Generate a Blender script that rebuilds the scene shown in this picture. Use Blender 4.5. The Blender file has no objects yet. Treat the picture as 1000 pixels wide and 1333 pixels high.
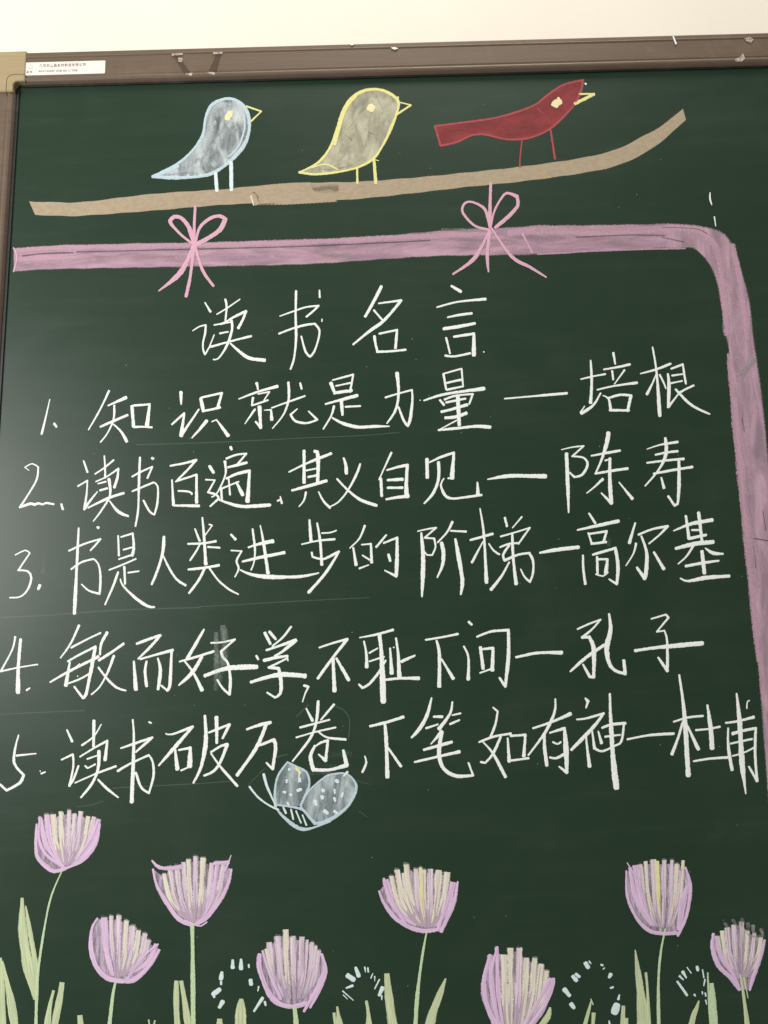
import bpy, bmesh, math, random
from mathutils import Vector, Matrix
from mathutils.geometry import tessellate_polygon
random.seed(7)
R = math.radians
sc = bpy.context.scene
# ---------------------------------------------------------------- camera
FPX, DIST, PITCH, ROLL = 963.0, 1.10, 9.5, -1.55
cd = bpy.data.cameras.new('camera')
cd.sensor_fit = 'VERTICAL'; cd.sensor_height = 36.0; cd.lens = 36.0 * FPX / 1333.0
cd.clip_start = 0.02; cd.clip_end = 60
cam = bpy.data.objects.new('camera', cd); sc.collection.objects.link(cam)
CM = Matrix.Rotation(R(90 + PITCH), 4, 'X') @ Matrix.Rotation(R(ROLL), 4, 'Z')
cam.matrix_world = Matrix.Translation((0, -DIST, 0)) @ CM
sc.camera = cam
# ---------------------------------------------------------------- light of the classroom
sc.view_settings.view_transform = 'Standard'; sc.view_settings.look = 'None'
sc.view_settings.exposure = 0.0; sc.view_settings.gamma = 1.0
w = bpy.data.worlds.new('World'); sc.world = w; w.use_nodes = True
bg = w.node_tree.nodes['Background']; bg.inputs[0].default_value = (1.0, 0.985, 0.95, 1); bg.inputs[1].default_value = 0.30
def area(name, loc, target, sx, sy, power, col):
    l = bpy.data.lights.new(name, 'AREA'); l.shape = 'RECTANGLE'; l.size = sx; l.size_y = sy; l.energy = power; l.color = col
    o = bpy.data.objects.new(name, l); sc.collection.objects.link(o); o.location = loc
    o.rotation_euler = (Vector(target) - Vector(loc)).to_track_quat('-Z', 'Y').to_euler(); return o
area('window_light', (-2.38, -2.2, 0.52), (-0.1, 0, 0.1), 1.1, 1.2, 104, (1.0, 1.0, 0.965))
area('overhead_fill', (0.30, -0.85, 2.9), (0.1, 0, 0.45), 1.5, 0.5, 50, (1.0, 0.95, 0.86))  # unseen fill lamp added overhead to brighten the upper wall and chalk
sc.cycles.transparent_max_bounces = 48
# ---------------------------------------------------------------- helpers
def at(px, py, y=0.0):
    """photo pixel -> point (x, z) on the plane of the board"""
    d = CM.to_3x3() @ Vector(((px - 500) / FPX, -(py - 666.5) / FPX, -1))
    t = (y + DIST) / d.y
    return (d.x * t, d.z * t)
MPP = 1.10 / FPX      # metres per photo pixel, near the middle
def link(name, verts, faces, mat, parent=None, uvs=None, smooth=False, label=None, kind=None):
    me = bpy.data.meshes.new(name); me.from_pydata(verts, [], faces); me.materials.append(mat)
    if uvs:
        ul = me.uv_layers.new(name='UVMap')
        for lp in me.loops: ul.data[lp.index].uv = uvs[lp.vertex_index]
    if smooth:
        for p in me.polygons: p.use_smooth = True
    me.update()
    o = bpy.data.objects.new(name, me); sc.collection.objects.link(o)
    if parent: o.parent = parent
    if label: o['label'] = label
    if kind: o['kind'] = kind
    return o
def empty(name, parent=None, label=None, cat=None, loc=(0, 0, 0)):
    o = bpy.data.objects.new(name, None); o.empty_display_size = 0.05; sc.collection.objects.link(o); o.location = loc
    if parent: o.parent = parent
    if label: o['label'] = label
    if cat: o['category'] = cat
    return o
# ---------------------------------------------------------------- materials
def N(nt, t, **kw):
    n = nt.nodes.new(t)
    for k, v in kw.items(): setattr(n, k, v)
    return n
def math_n(nt, op, a, b=None, c=None, clamp=False):
    n = N(nt, 'ShaderNodeMath', operation=op); n.use_clamp = clamp
    for i, v in enumerate((a, b, c)):
        if v is None: continue
        if isinstance(v, (int, float)): n.inputs[i].default_value = v
        else: nt.links.new(v, n.inputs[i])
    return n.outputs[0]
def noise(nt, vec, scale, detail=3, rough=0.6, dist=0.0):
    n = N(nt, 'ShaderNodeTexNoise'); n.inputs['Scale'].default_value = scale; n.inputs['Detail'].default_value = detail
    n.inputs['Roughness'].default_value = rough; n.inputs['Distortion'].default_value = dist
    if vec is not None: nt.links.new(vec, n.inputs['Vector'])
    return n.outputs['Fac']
def scaled(nt, vec, s, rot=0.0):
    m = N(nt, 'ShaderNodeMapping'); m.inputs['Scale'].default_value = s; m.inputs['Rotation'].default_value = (0, rot, 0)
    nt.links.new(vec, m.inputs['Vector']); return m.outputs[0]
def ramp(nt, fac, lo, hi, a=0.0, b=1.0):
    n = N(nt, 'ShaderNodeMapRange'); n.interpolation_type = 'SMOOTHSTEP'
    for k, v in zip(('From Min', 'From Max', 'To Min', 'To Max'), (lo, hi, a, b)): n.inputs[k].default_value = v
    nt.links.new(fac, n.inputs['Value']); return n.outputs[0]
def new_mat(name):
    m = bpy.data.materials.new(name); m.use_nodes = True; nt = m.node_tree; nt.nodes.clear()
    out = N(nt, 'ShaderNodeOutputMaterial'); b = N(nt, 'ShaderNodeBsdfPrincipled'); nt.links.new(b.outputs[0], out.inputs[0])
    tc = N(nt, 'ShaderNodeTexCoord'); return m, nt, b, tc.outputs['Object'], tc.outputs['UV']
def mix(nt, fac, a, b):
    n = N(nt, 'ShaderNodeMix', data_type='RGBA')
    if isinstance(fac, (int, float)): n.inputs['Factor'].default_value = fac
    else: nt.links.new(fac, n.inputs['Factor'])
    for s, v in ((6, a), (7, b)):
        if isinstance(v, tuple): n.inputs[s].default_value = (*v, 1)
        else: nt.links.new(v, n.inputs[s])
    return n.outputs[2]
def bump(nt, b, h, strength, dist=0.001):
    n = N(nt, 'ShaderNodeBump'); n.inputs['Strength'].default_value = strength; n.inputs['Distance'].default_value = dist
    nt.links.new(h, n.inputs['Height']); nt.links.new(n.outputs[0], b.inputs['Normal'])

def chalk(name, col, col2=None, cover=1.0, edge=1.0, grain=1.0, fray=0.75, streak=2.6):
    """chalk pulled over slate: grainy cover that frays at the edges; v of the UV runs -1..1 across the stroke"""
    m, nt, b, ob, uv = new_mat(name)
    sx = N(nt, 'ShaderNodeSeparateXYZ'); nt.links.new(uv, sx.inputs[0])
    av = math_n(nt, 'ABSOLUTE', sx.outputs[1])
    n1 = noise(nt, ob, 560 * grain, 2, 0.7)           # tooth of the slate
    n2 = noise(nt, ob, 120, 3, 0.6)                   # pressure of the hand
    cmb = N(nt, 'ShaderNodeCombineXYZ'); nt.links.new(math_n(nt, 'MULTIPLY', sx.outputs[0], 40 if streak < 3 else 3.0), cmb.inputs[0])
    nt.links.new(math_n(nt, 'MULTIPLY', sx.outputs[1], streak), cmb.inputs[1])
    n3 = noise(nt, cmb.outputs[0], 1.0, 2, 0.5)       # streaks along the pull
    e = math_n(nt, 'SUBTRACT', 1.0, av)
    e = math_n(nt, 'MULTIPLY', e, 3.2 * edge)
    s = math_n(nt, 'ADD', e, math_n(nt, 'MULTIPLY', math_n(nt, 'SUBTRACT', n1, 0.5), 2.6 * fray))
    s = math_n(nt, 'ADD', s, math_n(nt, 'MULTIPLY', math_n(nt, 'SUBTRACT', n2, 0.5), 1.6 * fray))
    s = math_n(nt, 'ADD', s, math_n(nt, 'MULTIPLY', math_n(nt, 'SUBTRACT', n3, 0.5), 2.2 * fray))
    a = ramp(nt, s, -0.1, 0.75, 0.0, cover)
    nt.links.new(a, b.inputs['Alpha'])
    c2 = col2 or tuple(c * 0.86 for c in col)
    nt.links.new(mix(nt, ramp(nt, n3, 0.35, 0.65), c2, col), b.inputs['Base Color'])
    b.inputs['Roughness'].default_value = 1.0; b.inputs['Specular IOR Level'].default_value = 0.05
    return m
def smear(name, col, lo=0.25, hi=0.8, stretch=(1, 1, 1), rot=0.0, scale=30, soft=True, dark=None):
    """chalk rubbed flat with a finger or a damp cloth"""
    m, nt, b, ob, uv = new_mat(name)
    v = scaled(nt, ob, stretch, rot)
    n1 = noise(nt, v, scale, 4, 0.62, 0.6); n2 = noise(nt, ob, 420, 2, 0.7); n3 = noise(nt, ob, 14, 2, 0.5)
    f = math_n(nt, 'ADD', math_n(nt, 'MULTIPLY', n1, 0.62), math_n(nt, 'MULTIPLY', n2, 0.20))
    f = math_n(nt, 'ADD', f, math_n(nt, 'MULTIPLY', n3, 0.18))
    a = ramp(nt, f, 0.36, 0.62, lo, hi)
    if soft:
        sx = N(nt, 'ShaderNodeSeparateXYZ'); nt.links.new(uv, sx.inputs[0])
        e = math_n(nt, 'SUBTRACT', 1.0, math_n(nt, 'ABSOLUTE', sx.outputs[1]))
        e = math_n(nt, 'ADD', math_n(nt, 'MULTIPLY', e, 7.0 if soft is True else soft), math_n(nt, 'MULTIPLY', math_n(nt, 'SUBTRACT', n2, 0.5), 1.6))
        a = math_n(nt, 'MULTIPLY', a, ramp(nt, e, 0.0, 1.0))
    nt.links.new(a, b.inputs['Alpha'])
    nt.links.new(mix(nt, ramp(nt, n1, 0.3, 0.7), dark or tuple(c * 0.8 for c in col), col), b.inputs['Base Color'])
    b.inputs['Roughness'].default_value = 1.0; b.inputs['Specular IOR Level'].default_value = 0.05
    return m

def board_mat():
    m, nt, b, ob, uv = new_mat('green_slate')
    wide = noise(nt, ob, 1.6, 3, 0.5, 0.4)
    wipe = noise(nt, scaled(nt, ob, (1.2, 1, 9), R(-2.5)), 3.0, 5, 0.62, 0.35)     # damp-cloth swipes
    cloud = noise(nt, ob, 7.0, 4, 0.55, 0.8)
    fine = noise(nt, ob, 420, 2, 0.6)
    lint = noise(nt, scaled(nt, ob, (1, 1, 26), R(-2.2)), 24, 3, 0.6)
    c = mix(nt, ramp(nt, wide, 0.3, 0.7), (0.0100, 0.0290, 0.0140), (0.0125, 0.0330, 0.0168))
    dust = math_n(nt, 'MULTIPLY', ramp(nt, wipe, 0.42, 0.75), 0.006)
    dust = math_n(nt, 'ADD', dust, math_n(nt, 'MULTIPLY', ramp(nt, cloud, 0.45, 0.8), 0.007))
    dust = math_n(nt, 'ADD', dust, math_n(nt, 'MULTIPLY', ramp(nt, lint, 0.55, 0.8), 0.003))
    dust = math_n(nt, 'ADD', dust, math_n(nt, 'MULTIPLY', ramp(nt, fine, 0.5, 0.8), 0.006))
    nt.links.new(mix(nt, dust, c, (0.75, 0.77, 0.72)), b.inputs['Base Color'])
    nt.links.new(math_n(nt, 'ADD', ramp(nt, wipe, 0.3, 0.8, 0.375, 0.395), math_n(nt, 'MULTIPLY', fine, 0.04)), b.inputs['Roughness'])
    b.inputs['Specular IOR Level'].default_value = 0.34
    bump(nt, b, fine, 0.12, 0.0004)
    return m
def metal_mat(name, col, col2):
    m, nt, b, ob, uv = new_mat(name)
    n1 = noise(nt, scaled(nt, ob, (1.0, 1, 40)), 9, 4, 0.6); n2 = noise(nt, ob, 22, 4, 0.6, 0.5); n3 = noise(nt, ob, 500, 2, 0.6)
    c = mix(nt, ramp(nt, n1, 0.35, 0.7), col, col2)
    c = mix(nt, math_n(nt, 'MULTIPLY', ramp(nt, n2, 0.52, 0.75), 0.05), c, (0.50, 0.45, 0.38))
    nt.links.new(c, b.inputs['Base Color']); b.inputs['Metallic'].default_value = 0.05
    nt.links.new(ramp(nt, n2, 0.3, 0.7, 0.5, 0.62), b.inputs['Roughness']); bump(nt, b, n3, 0.15, 0.0003)
    return m
M = {}
M['board'] = board_mat()
M['frame'] = metal_mat('brown_anodised', (0.118, 0.078, 0.050), (0.136, 0.091, 0.060))
M['frame_dark'] = metal_mat('brown_groove', (0.055, 0.036, 0.026), (0.070, 0.045, 0.032))
M['rail_shade'] = metal_mat('painted_rail_shade', (0.010, 0.008, 0.007), (0.016, 0.013, 0.011))  # near-black colour standing in for the shade along the rails
M['cap'] = metal_mat('tan_plastic', (0.33, 0.25, 0.135), (0.37, 0.285, 0.16))
M['cap'].node_tree.nodes['Principled BSDF'].inputs['Metallic'].default_value = 0.0
W = (0.85, 0.87, 0.83)
M['white'] = chalk('white_chalk', W, tuple(c*.88 for c in W), cover=1.0, edge=1.5, fray=1.15, grain=0.7)
M['faint'] = chalk('faint_white_chalk', W, cover=0.30, edge=0.6)
M['ghost'] = chalk('ghost_line_chalk', (0.6, 0.66, 0.6), cover=0.075, edge=0.9)
M['cream'] = chalk('cream_chalk', (0.86, 0.82, 0.64), (0.68, 0.60, 0.54), 0.86, 0.62, streak=5)
M['pale'] = chalk('pale_pink_chalk', (0.84, 0.71, 0.79), (0.64, 0.49, 0.61), 0.82, 0.62, streak=5)
M['lilac'] = chalk('lilac_chalk', (0.78, 0.57, 0.76), (0.58, 0.41, 0.58), 0.94, 0.85, streak=4.5)
M['lilac_rub'] = chalk('rubbed_lilac_chalk', (0.60, 0.46, 0.59), (0.46, 0.34, 0.45), 0.60, 0.5, streak=5)
M['yellow'] = chalk('yellow_chalk', (0.80, 0.76, 0.30), (0.70, 0.66, 0.28), 0.95)
M['eyecream'] = chalk('light_yellow_chalk', (0.82, 0.76, 0.45), (0.75, 0.68, 0.40), 0.97, 1.5)
M['blue'] = chalk('light_blue_chalk', (0.58, 0.70, 0.76), (0.44, 0.54, 0.60), 0.93)
M['bluewhite'] = chalk('blue_white_chalk', (0.70, 0.80, 0.80), (0.62, 0.72, 0.72), 0.96, 1.4)
M['green'] = chalk('pale_green_chalk', (0.58, 0.70, 0.44), (0.46, 0.58, 0.36), 0.93, 1.3)
M['leaf'] = chalk('yellow_green_chalk', (0.64, 0.70, 0.42), (0.46, 0.53, 0.34), 0.90, 1.2, fray=0.6, streak=5)
M['red'] = chalk('red_chalk', (0.44, 0.100, 0.105), (0.36, 0.08, 0.085), 0.92)
M['pink'] = chalk('pink_chalk', (0.72, 0.42, 0.52), (0.62, 0.36, 0.46), 0.94, 1.4)
M['pinkbright'] = chalk('bright_pink_chalk', (0.66, 0.42, 0.52), (0.58, 0.37, 0.46), 0.62, 0.55)
M['darkline'] = chalk('dark_scrape', (0.07, 0.055, 0.06), (0.05, 0.05, 0.05), 0.45, 0.6)
M['pinkfill'] = smear('rubbed_pink_chalk', (0.56, 0.355, 0.44), 0.62, 0.86, (1, 1, 6), R(-2), 10, 9.0, (0.41, 0.27, 0.335))
M['pinkfill_v'] = smear('rubbed_pink_chalk_down', (0.57, 0.37, 0.45), 0.60, 0.90, (6, 1, 1), R(-6), 10, 7.0, (0.44, 0.30, 0.365))
M['tan'] = smear('tan_chalk', (0.43, 0.345, 0.245), 0.88, 0.97, (1, 1, 2), R(-3), 90, 14.0, (0.40, 0.32, 0.225))
M['tan_dark'] = smear('rubbed_tan_chalk', (0.16, 0.14, 0.10), 0.1, 0.55, (1, 1, 4), R(-3), 30, 1.2)
M['redfill'] = smear('rubbed_red_chalk', (0.28, 0.060, 0.062), 0.84, 0.97, (1, 1, 2), R(-20), 22, False, (0.215, 0.052, 0.053))
M['bluefill'] = smear('rubbed_blue_chalk', (0.62, 0.66, 0.67), 0.45, 0.90, (2.5, 1, 0.8), R(25), 20, False, (0.28, 0.32, 0.33))
M['yellowfill'] = smear('rubbed_yellow_chalk', (0.56, 0.53, 0.39), 0.60, 0.92, (2.2, 1, 0.8), R(35), 24, False, (0.40, 0.37, 0.29))
M['wingfill'] = smear('rubbed_wing_chalk', (0.54, 0.61, 0.63), 0.40, 0.88, (2.0, 1, 0.8), R(10), 24, False, (0.28, 0.34, 0.36))
M['smudge'] = smear('rubbed_white_chalk', (0.62, 0.66, 0.62), 0.04, 0.34, (1, 1, 1), 0, 26, 1.3)
M['haze'] = smear('chalk_dust', (0.6, 0.64, 0.6), 0.02, 0.10, (1, 1, 1), 0, 26, 1.0)
M['greyrub'] = smear('grey_rubbed_chalk', (0.40, 0.38, 0.36), 0.1, 0.6, (1, 1, 1), 0, 60, 1.6)

# ---------------------------------------------------------------- strokes
LAYER = [0.00006]
def catmull(P, closed=False):
    n = len(P)
    if n < 3 and not closed: 
        k = 6; return [tuple(P[0][i] + (P[1][i] - P[0][i]) * t / k for i in range(3)) for t in range(k + 1)]
    out = []
    rng = range(n if closed else n - 1)
    for i in rng:
        if closed: p0, p1, p2, p3 = P[(i-1) % n], P[i], P[(i+1) % n], P[(i+2) % n]
        else: p0, p1, p2, p3 = P[max(i-1, 0)], P[i], P[i+1], P[min(i+2, n-1)]
        d = math.hypot(p2[0]-p1[0], p2[1]-p1[1]); k = max(2, min(10, int(d / 5) + 1))
        for j in range(k):
            t = j / k; r = []
            for c in range(3):
                a, b_, c_, d_ = p0[c], p1[c], p2[c], p3[c]
                r.append(0.5 * (2*b_ + (c_-a)*t + (2*a-5*b_+4*c_-d_)*t*t + (3*b_-a-3*c_+d_)*t*t*t))
            out.append(tuple(r))
    if not closed: out.append(P[-1])
    return out
def corners(P, ang=58):
    segs, cur = [], [P[0]]
    for i in range(1, len(P)-1):
        cur.append(P[i])
        a = math.atan2(P[i][1]-P[i-1][1], P[i][0]-P[i-1][0]); b_ = math.atan2(P[i+1][1]-P[i][1], P[i+1][0]-P[i][0])
        d = abs((b_-a+math.pi) % (2*math.pi) - math.pi)
        if math.degrees(d) > ang: segs.append(cur); cur = [P[i]]
    cur.append(P[-1]); segs.append(cur); return segs
class Chalk:
    def __init__(s): s.v, s.f, s.uv = [], [], []
    def ribbon(s, P, closed=False, jit=0.045, cap=True, thick=0.00028):
        """P: (px, py, width px) in photo pixels"""
        y0 = LAYER[0]; LAYER[0] += 0.000012
        if LAYER[0] > 0.0016: LAYER[0] = 0.00006
        L = catmull(P, closed); n = len(L); seed = random.random() * 50; base = len(s.v); u = seed
        rows = []
        for i, (x, y, wd) in enumerate(L):
            a, b_ = (L[i-1] if i else (L[-1] if closed else L[0])), (L[(i+1) % n] if (closed or i < n-1) else L[i])
            tx, ty = b_[0]-a[0], b_[1]-a[1]; q = math.hypot(tx, ty) or 1; tx /= q; ty /= q
            if i: u += math.hypot(x-L[i-1][0], y-L[i-1][1]) * MPP * 6
            h = max(wd, 0.6) * 0.5 * (1 + 2.2 * jit * math.sin(i * 0.55 + seed) + random.uniform(-jit, jit))
            rows.append((x, y, tx, ty, h, u, 1.0))
        if cap and not closed:
            def endcap(r, sgn):
                x, y, tx, ty, h, u, _ = r
                sk = random.uniform(-0.25, 0.25)
                return [(x + sgn*tx*h*k, y + sgn*ty*h*k, tx, ty, h*q, u + sgn*h*k*MPP*6, 1) for k, q in ((0.45, 0.86), (0.75, 0.55))]
            rows = endcap(rows[0], -1)[::-1] + rows + endcap(rows[-1], 1)
        for x, y, tx, ty, h, u, _ in rows:
            for v_ in (-1, 0, 1):
                X, Z = at(x - ty*h*v_, y + tx*h*v_)
                s.v.append((X, -(y0 + (thick if v_ == 0 else 0.0)), Z)); s.uv.append((u, v_))
        m = len(rows)
        for i in range(m if closed else m-1):
            j = (i+1) % m
            for k in (0, 1): s.f.append((base+i*3+k, base+j*3+k, base+j*3+k+1, base+i*3+k+1))
    def stroke(s, ox, oy, sc_, spec, fw=1.0, cap=True):
        """spec: 'w0,w1[,w2] x y x y ...' in crop pixels (crop origin ox,oy; sc_ crop px per photo px)"""
        t = spec.split(); ws = [float(q) * fw for q in t[0].split(',')]; c = [float(q) for q in t[1:]]
        pts = list(zip(c[0::2], c[1::2])); n = len(pts)
        if n == 1: pts.append((pts[0][0]+ws[0]*.3, pts[0][1]+ws[0]*.2)); n = 2
        ln = [0.0]
        for i in range(1, n): ln.append(ln[-1] + math.hypot(pts[i][0]-pts[i-1][0], pts[i][1]-pts[i-1][1]))
        P = []
        for i, (x, y) in enumerate(pts):
            t_ = ln[i] / (ln[-1] or 1) * (len(ws)-1)
            k = min(int(t_), len(ws)-2) if len(ws) > 1 else 0
            wd = ws[0] if len(ws) == 1 else ws[k] + (ws[k+1]-ws[k]) * (t_-k)
            P.append((ox + x/sc_, oy + y/sc_, wd/sc_))
        for g in corners(P):
            if len(g) > 1: s.ribbon(g, cap=cap)
    def poly(s, P, y=None):
        y0 = LAYER[0] if y is None else y; LAYER[0] += 0.000012
        base = len(s.v); Q = []
        for p in P:
            X, Z = at(p[0], p[1]); Q.append(Vector((X, Z, 0))); s.v.append((X, -y0, Z)); s.uv.append((p[0]*.01, 0))
        for tri in tessellate_polygon([Q]): s.f.append(tuple(base+i for i in tri))
    def band(s, A, B, y=None, rows=6):
        """A, B: the two edges of a wide band, same number of points"""
        y0 = LAYER[0] if y is None else y; LAYER[0] += 0.000012
        A = catmull([(a, b, 0) for a, b in A]); B = catmull([(a, b, 0) for a, b in B])
        def resample(L, n):
            d = [0]
            for i in range(1, len(L)): d.append(d[-1] + math.hypot(L[i][0]-L[i-1][0], L[i][1]-L[i-1][1]))
            out = []; k = 0
            for j in range(n):
                t = d[-1]*j/(n-1)
                while k < len(L)-2 and d[k+1] < t: k += 1
                q = (t-d[k])/((d[k+1]-d[k]) or 1); out.append(tuple(L[k][c]+(L[k+1][c]-L[k][c])*q for c in (0, 1)))
            return out
        n = 150; A = resample(A, n); B = resample(B, n); base = len(s.v)
        for i in range(n):
            for r in range(rows+1):
                t = r/rows; ww = 0.35*math.sin(i*.9+r)
                X, Z = at(A[i][0]+(B[i][0]-A[i][0])*t, A[i][1]+(B[i][1]-A[i][1])*t + (ww if r in (0, rows) else 0))
                s.v.append((X, -y0, Z)); s.uv.append((i*.05, 2*t-1))
        for i in range(n-1):
            for r in range(rows):
                a = base+i*(rows+1)+r; s.f.append((a, a+rows+1, a+rows+2, a+1))
    def make(s, name, mat, parent, label=None):
        return link(name, s.v, s.f, M[mat], parent, s.uv, smooth=True, label=label)
def draw(name, mat, parent, ox, oy, sc_, specs, label=None, cap=True):
    c = Chalk(); fw = 1.02 if mat == 'white' else 0.9 if mat in ('blue', 'yellow', 'red') else 1.04
    for sp in (specs if isinstance(specs, (list, tuple)) else [q for q in specs.split(';') if q.strip()]): c.stroke(ox, oy, sc_, sp, fw, cap)
    return c.make(name, mat, parent, label)
def outline(s, ox, oy, sc_):
    c = [float(q) for q in s.split()]; P = [(ox+x/sc_, oy+y/sc_, 0) for x, y in zip(c[0::2], c[1::2])]
    L = []
    for g in corners(P): L += catmull(g)[:-1] if len(g) > 1 else []
    L.append(P[-1]); return [(p[0], p[1]) for p in L]

def draws(name, mat, parent, ox, oy, sc_, specs, label=None):
    return [draw(name, mat, parent, ox, oy, sc_, q, label) for q in specs.split(';')]

M['rub_blue'] = smear('finger_rubbed_blue_chalk', (0.62, 0.68, 0.70), 0.05, 0.62, (1, 1, 1), 0, 40, 1.2, (0.5, 0.56, 0.58))
M['rub_yellow'] = smear('finger_rubbed_yellow_chalk', (0.62, 0.59, 0.44), 0.05, 0.62, (1, 1, 1), 0, 40, 1.2, (0.5, 0.47, 0.36))
M['rub_grey'] = smear('finger_darkened_chalk', (0.10, 0.115, 0.105), 0.0, 0.34, (1, 1, 1), 0, 45, 1.0)
M['rub_red'] = smear('finger_rubbed_red_chalk', (0.37, 0.085, 0.09), 0.0, 0.5, (1, 1, 1), 0, 45, 1.0)
M['rub_pink'] = smear('finger_rubbed_pink_chalk', (0.62, 0.42, 0.50), 0.0, 0.55, (1, 1, 1), 0, 45, 1.0)
# ================================================================ the setting
def wall_mat():
    m, nt, b, ob, uv = new_mat('cream_plaster')
    n1 = noise(nt, ob, 3, 4, 0.5); n2 = noise(nt, ob, 160, 3, 0.6); n3 = noise(nt, scaled(nt, ob, (5, 1, 0.6)), 2.2, 3, 0.6)
    c = mix(nt, ramp(nt, n1, 0.3, 0.7), (0.77, 0.710, 0.610), (0.80, 0.740, 0.640))
    c = mix(nt, math_n(nt, 'MULTIPLY', ramp(nt, n3, 0.55, 0.75), 0.35), c, (0.74, 0.675, 0.59))
    nt.links.new(c, b.inputs['Base Color']); b.inputs['Roughness'].default_value = 0.9; bump(nt, b, n2, 0.25, 0.001)
    return m
M['wall'] = wall_mat()
def box(name, x0, x1, y0, y1, z0, z1, mat, parent=None, kind=None, label=None):
    v = [(x, y, z) for x in (x0, x1) for y in (y0, y1) for z in (z0, z1)]
    f = [(0, 1, 3, 2), (4, 6, 7, 5), (0, 4, 5, 1), (2, 3, 7, 6), (0, 2, 6, 4), (1, 5, 7, 3)]
    return link(name, v, f, mat, parent, kind=kind, label=label)
box('wall', -2.6, 3.2, 0.022, 0.16, -1.6, 2.2, M['wall'], kind='structure')

# ================================================================ the blackboard
XL = at(21, 122)[0]; ZT = at(500, 99)[1]; XR = 1.75; ZB = -0.95
board = empty('chalkboard', None, 'dark green chalkboard with brown metal frame, covered in chalk drawings and handwriting', 'chalkboard', (0, 0, 0))
box('board_panel', XL-0.02, XR, 0.0, 0.018, ZB, ZT+0.02, M['board'], board)
# rail profile: (distance out from the inner edge, height towards the viewer)
PROF = [(-0.0015, 0.0005), (-0.0015, 0.0030), (0.0, 0.0058), (0.0014, 0.0078), (0.0034, 0.0090), (0.0056, 0.0094), (0.0078, 0.0088),
        (0.0090, 0.0078), (0.0098, 0.0074), (0.0108, 0.0080), (0.0120, 0.0084), (0.0200, 0.0086), (0.0440, 0.0090), (0.0447, 0.0097),
        (0.0458, 0.0101), (0.0470, 0.0097), (0.0477, 0.0090), (0.0530, 0.0090), (0.0544, 0.0083), (0.0550, 0.006), (0.0550, -0.021)]
PS = 1.0
def rail(name, a, b, horizontal, mat, label=None, prof=PROF):
    v, f = [], []
    n = max(2, int(abs(b-a)/0.06))
    for i in range(n+1):
        t = a + (b-a)*i/n
        for d, h in prof:
            d *= PS
            v.append((t, -h, ZT+d) if horizontal else (XL-d, -h, t))
    m = len(prof)
    for i in range(n):
        for k in range(m-1):
            q = (i*m+k, i*m+k+1, (i+1)*m+k+1, (i+1)*m+k)
            f.append(q if horizontal else q[::-1])
    f.append(tuple(range(m))); f.append(tuple(n*m+k for k in range(m))[::-1])
    o = link(name, v, f, mat, board, label=label)
    return o
top = rail('top_rail', XL+0.0185, XR, True, M['frame'], 'brown metal rail along the top edge')
side = rail('side_rail', ZT-0.0185, ZB, False, M['frame'], 'brown metal rail down the left edge')
# thin black strips painting the shade where the panel enters the rails
g = 0.0045
box('rail_shade_strip', XL+0.010, XR, -0.0022, -0.0001, ZT-g, ZT-0.0003, M['rail_shade'], top)
box('rail_shade_strip', XL+0.0003, XL+g*1.4, -0.0022, -0.0001, ZB, ZT-0.010, M['rail_shade'], side)
# corner cap with its rounded L-shaped groove
def corner_cap():
    bm = bmesh.new()
    o, i_ = 0.0562, 0.0185
    E = 0.0186
    # outline of an L in (dx, dz) measured from the inner corner: outwards is -x and +z
    def arc(cx, cz, r, a0, a1, n=6): return [(cx+r*math.cos(R(a0+(a1-a0)*k/n)), cz+r*math.sin(R(a0+(a1-a0)*k/n))) for k in range(n+1)]
    L = [(-o, -E), (-0.0, -E)] + [(0.0, -0.006)] + [(0.004, -0.001), (0.007, 0.0)] + [(E, 0.0), (E, o)] + arc(-o+0.014, o-0.014, 0.014, 90, 180)
    def ring(P, y): return [bm.verts.new((XL+p[0], -y, ZT+p[1])) for p in P]
    cx = sum(p[0] for p in L)/len(L); cz = sum(p[1] for p in L)/len(L)
    back = ring(L, -0.021); front = ring(L, 0.0098); 
    top_ = ring([(p[0]+(cx-p[0])*.03, p[1]+(cz-p[1])*.03) for p in L], 0.0112)
    n = len(L)
    for A, B in ((back, front), (front, top_)):
        for k in range(n): bm.faces.new((A[k], A[(k+1) % n], B[(k+1) % n], B[k]))
    bm.faces.new(top_); bm.normal_update(); bmesh.ops.recalc_face_normals(bm, faces=bm.faces)
    me = bpy.data.meshes.new('corner_cap'); bm.to_mesh(me); me.materials.append(M['cap'])
    ob = bpy.data.objects.new('corner_cap', me); sc.collection.objects.link(ob); ob.parent = board; ob['label'] = 'tan plastic cap on the top left corner of the frame'
    # groove line: thin dark bead following the L
    P = [(-0.0108, -E), (-0.0108, 0.002)] + [(-0.0108+0.010*(1-math.cos(R(a))), 0.002+0.010*math.sin(R(a))) for a in range(15, 91, 15)] + [(E, 0.012)]
    v, f = [], []
    for k, p in enumerate(P):
        a = P[max(k-1, 0)]; b_ = P[min(k+1, len(P)-1)]; tx, tz = b_[0]-a[0], b_[1]-a[1]; q = math.hypot(tx, tz); tx /= q; tz /= q
        for s_, y in ((-1, 0.01125), (0, 0.0114), (1, 0.01125)): v.append((XL+p[0]-tz*0.00055*s_, -y, ZT+p[1]+tx*0.00055*s_))
    for k in range(len(P)-1):
        for j in (0, 1): f.append((k*3+j, k*3+j+1, (k+1)*3+j+1, (k+1)*3+j))
    link('groove', v, f, M['frame_dark'], ob)
corner_cap()
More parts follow.
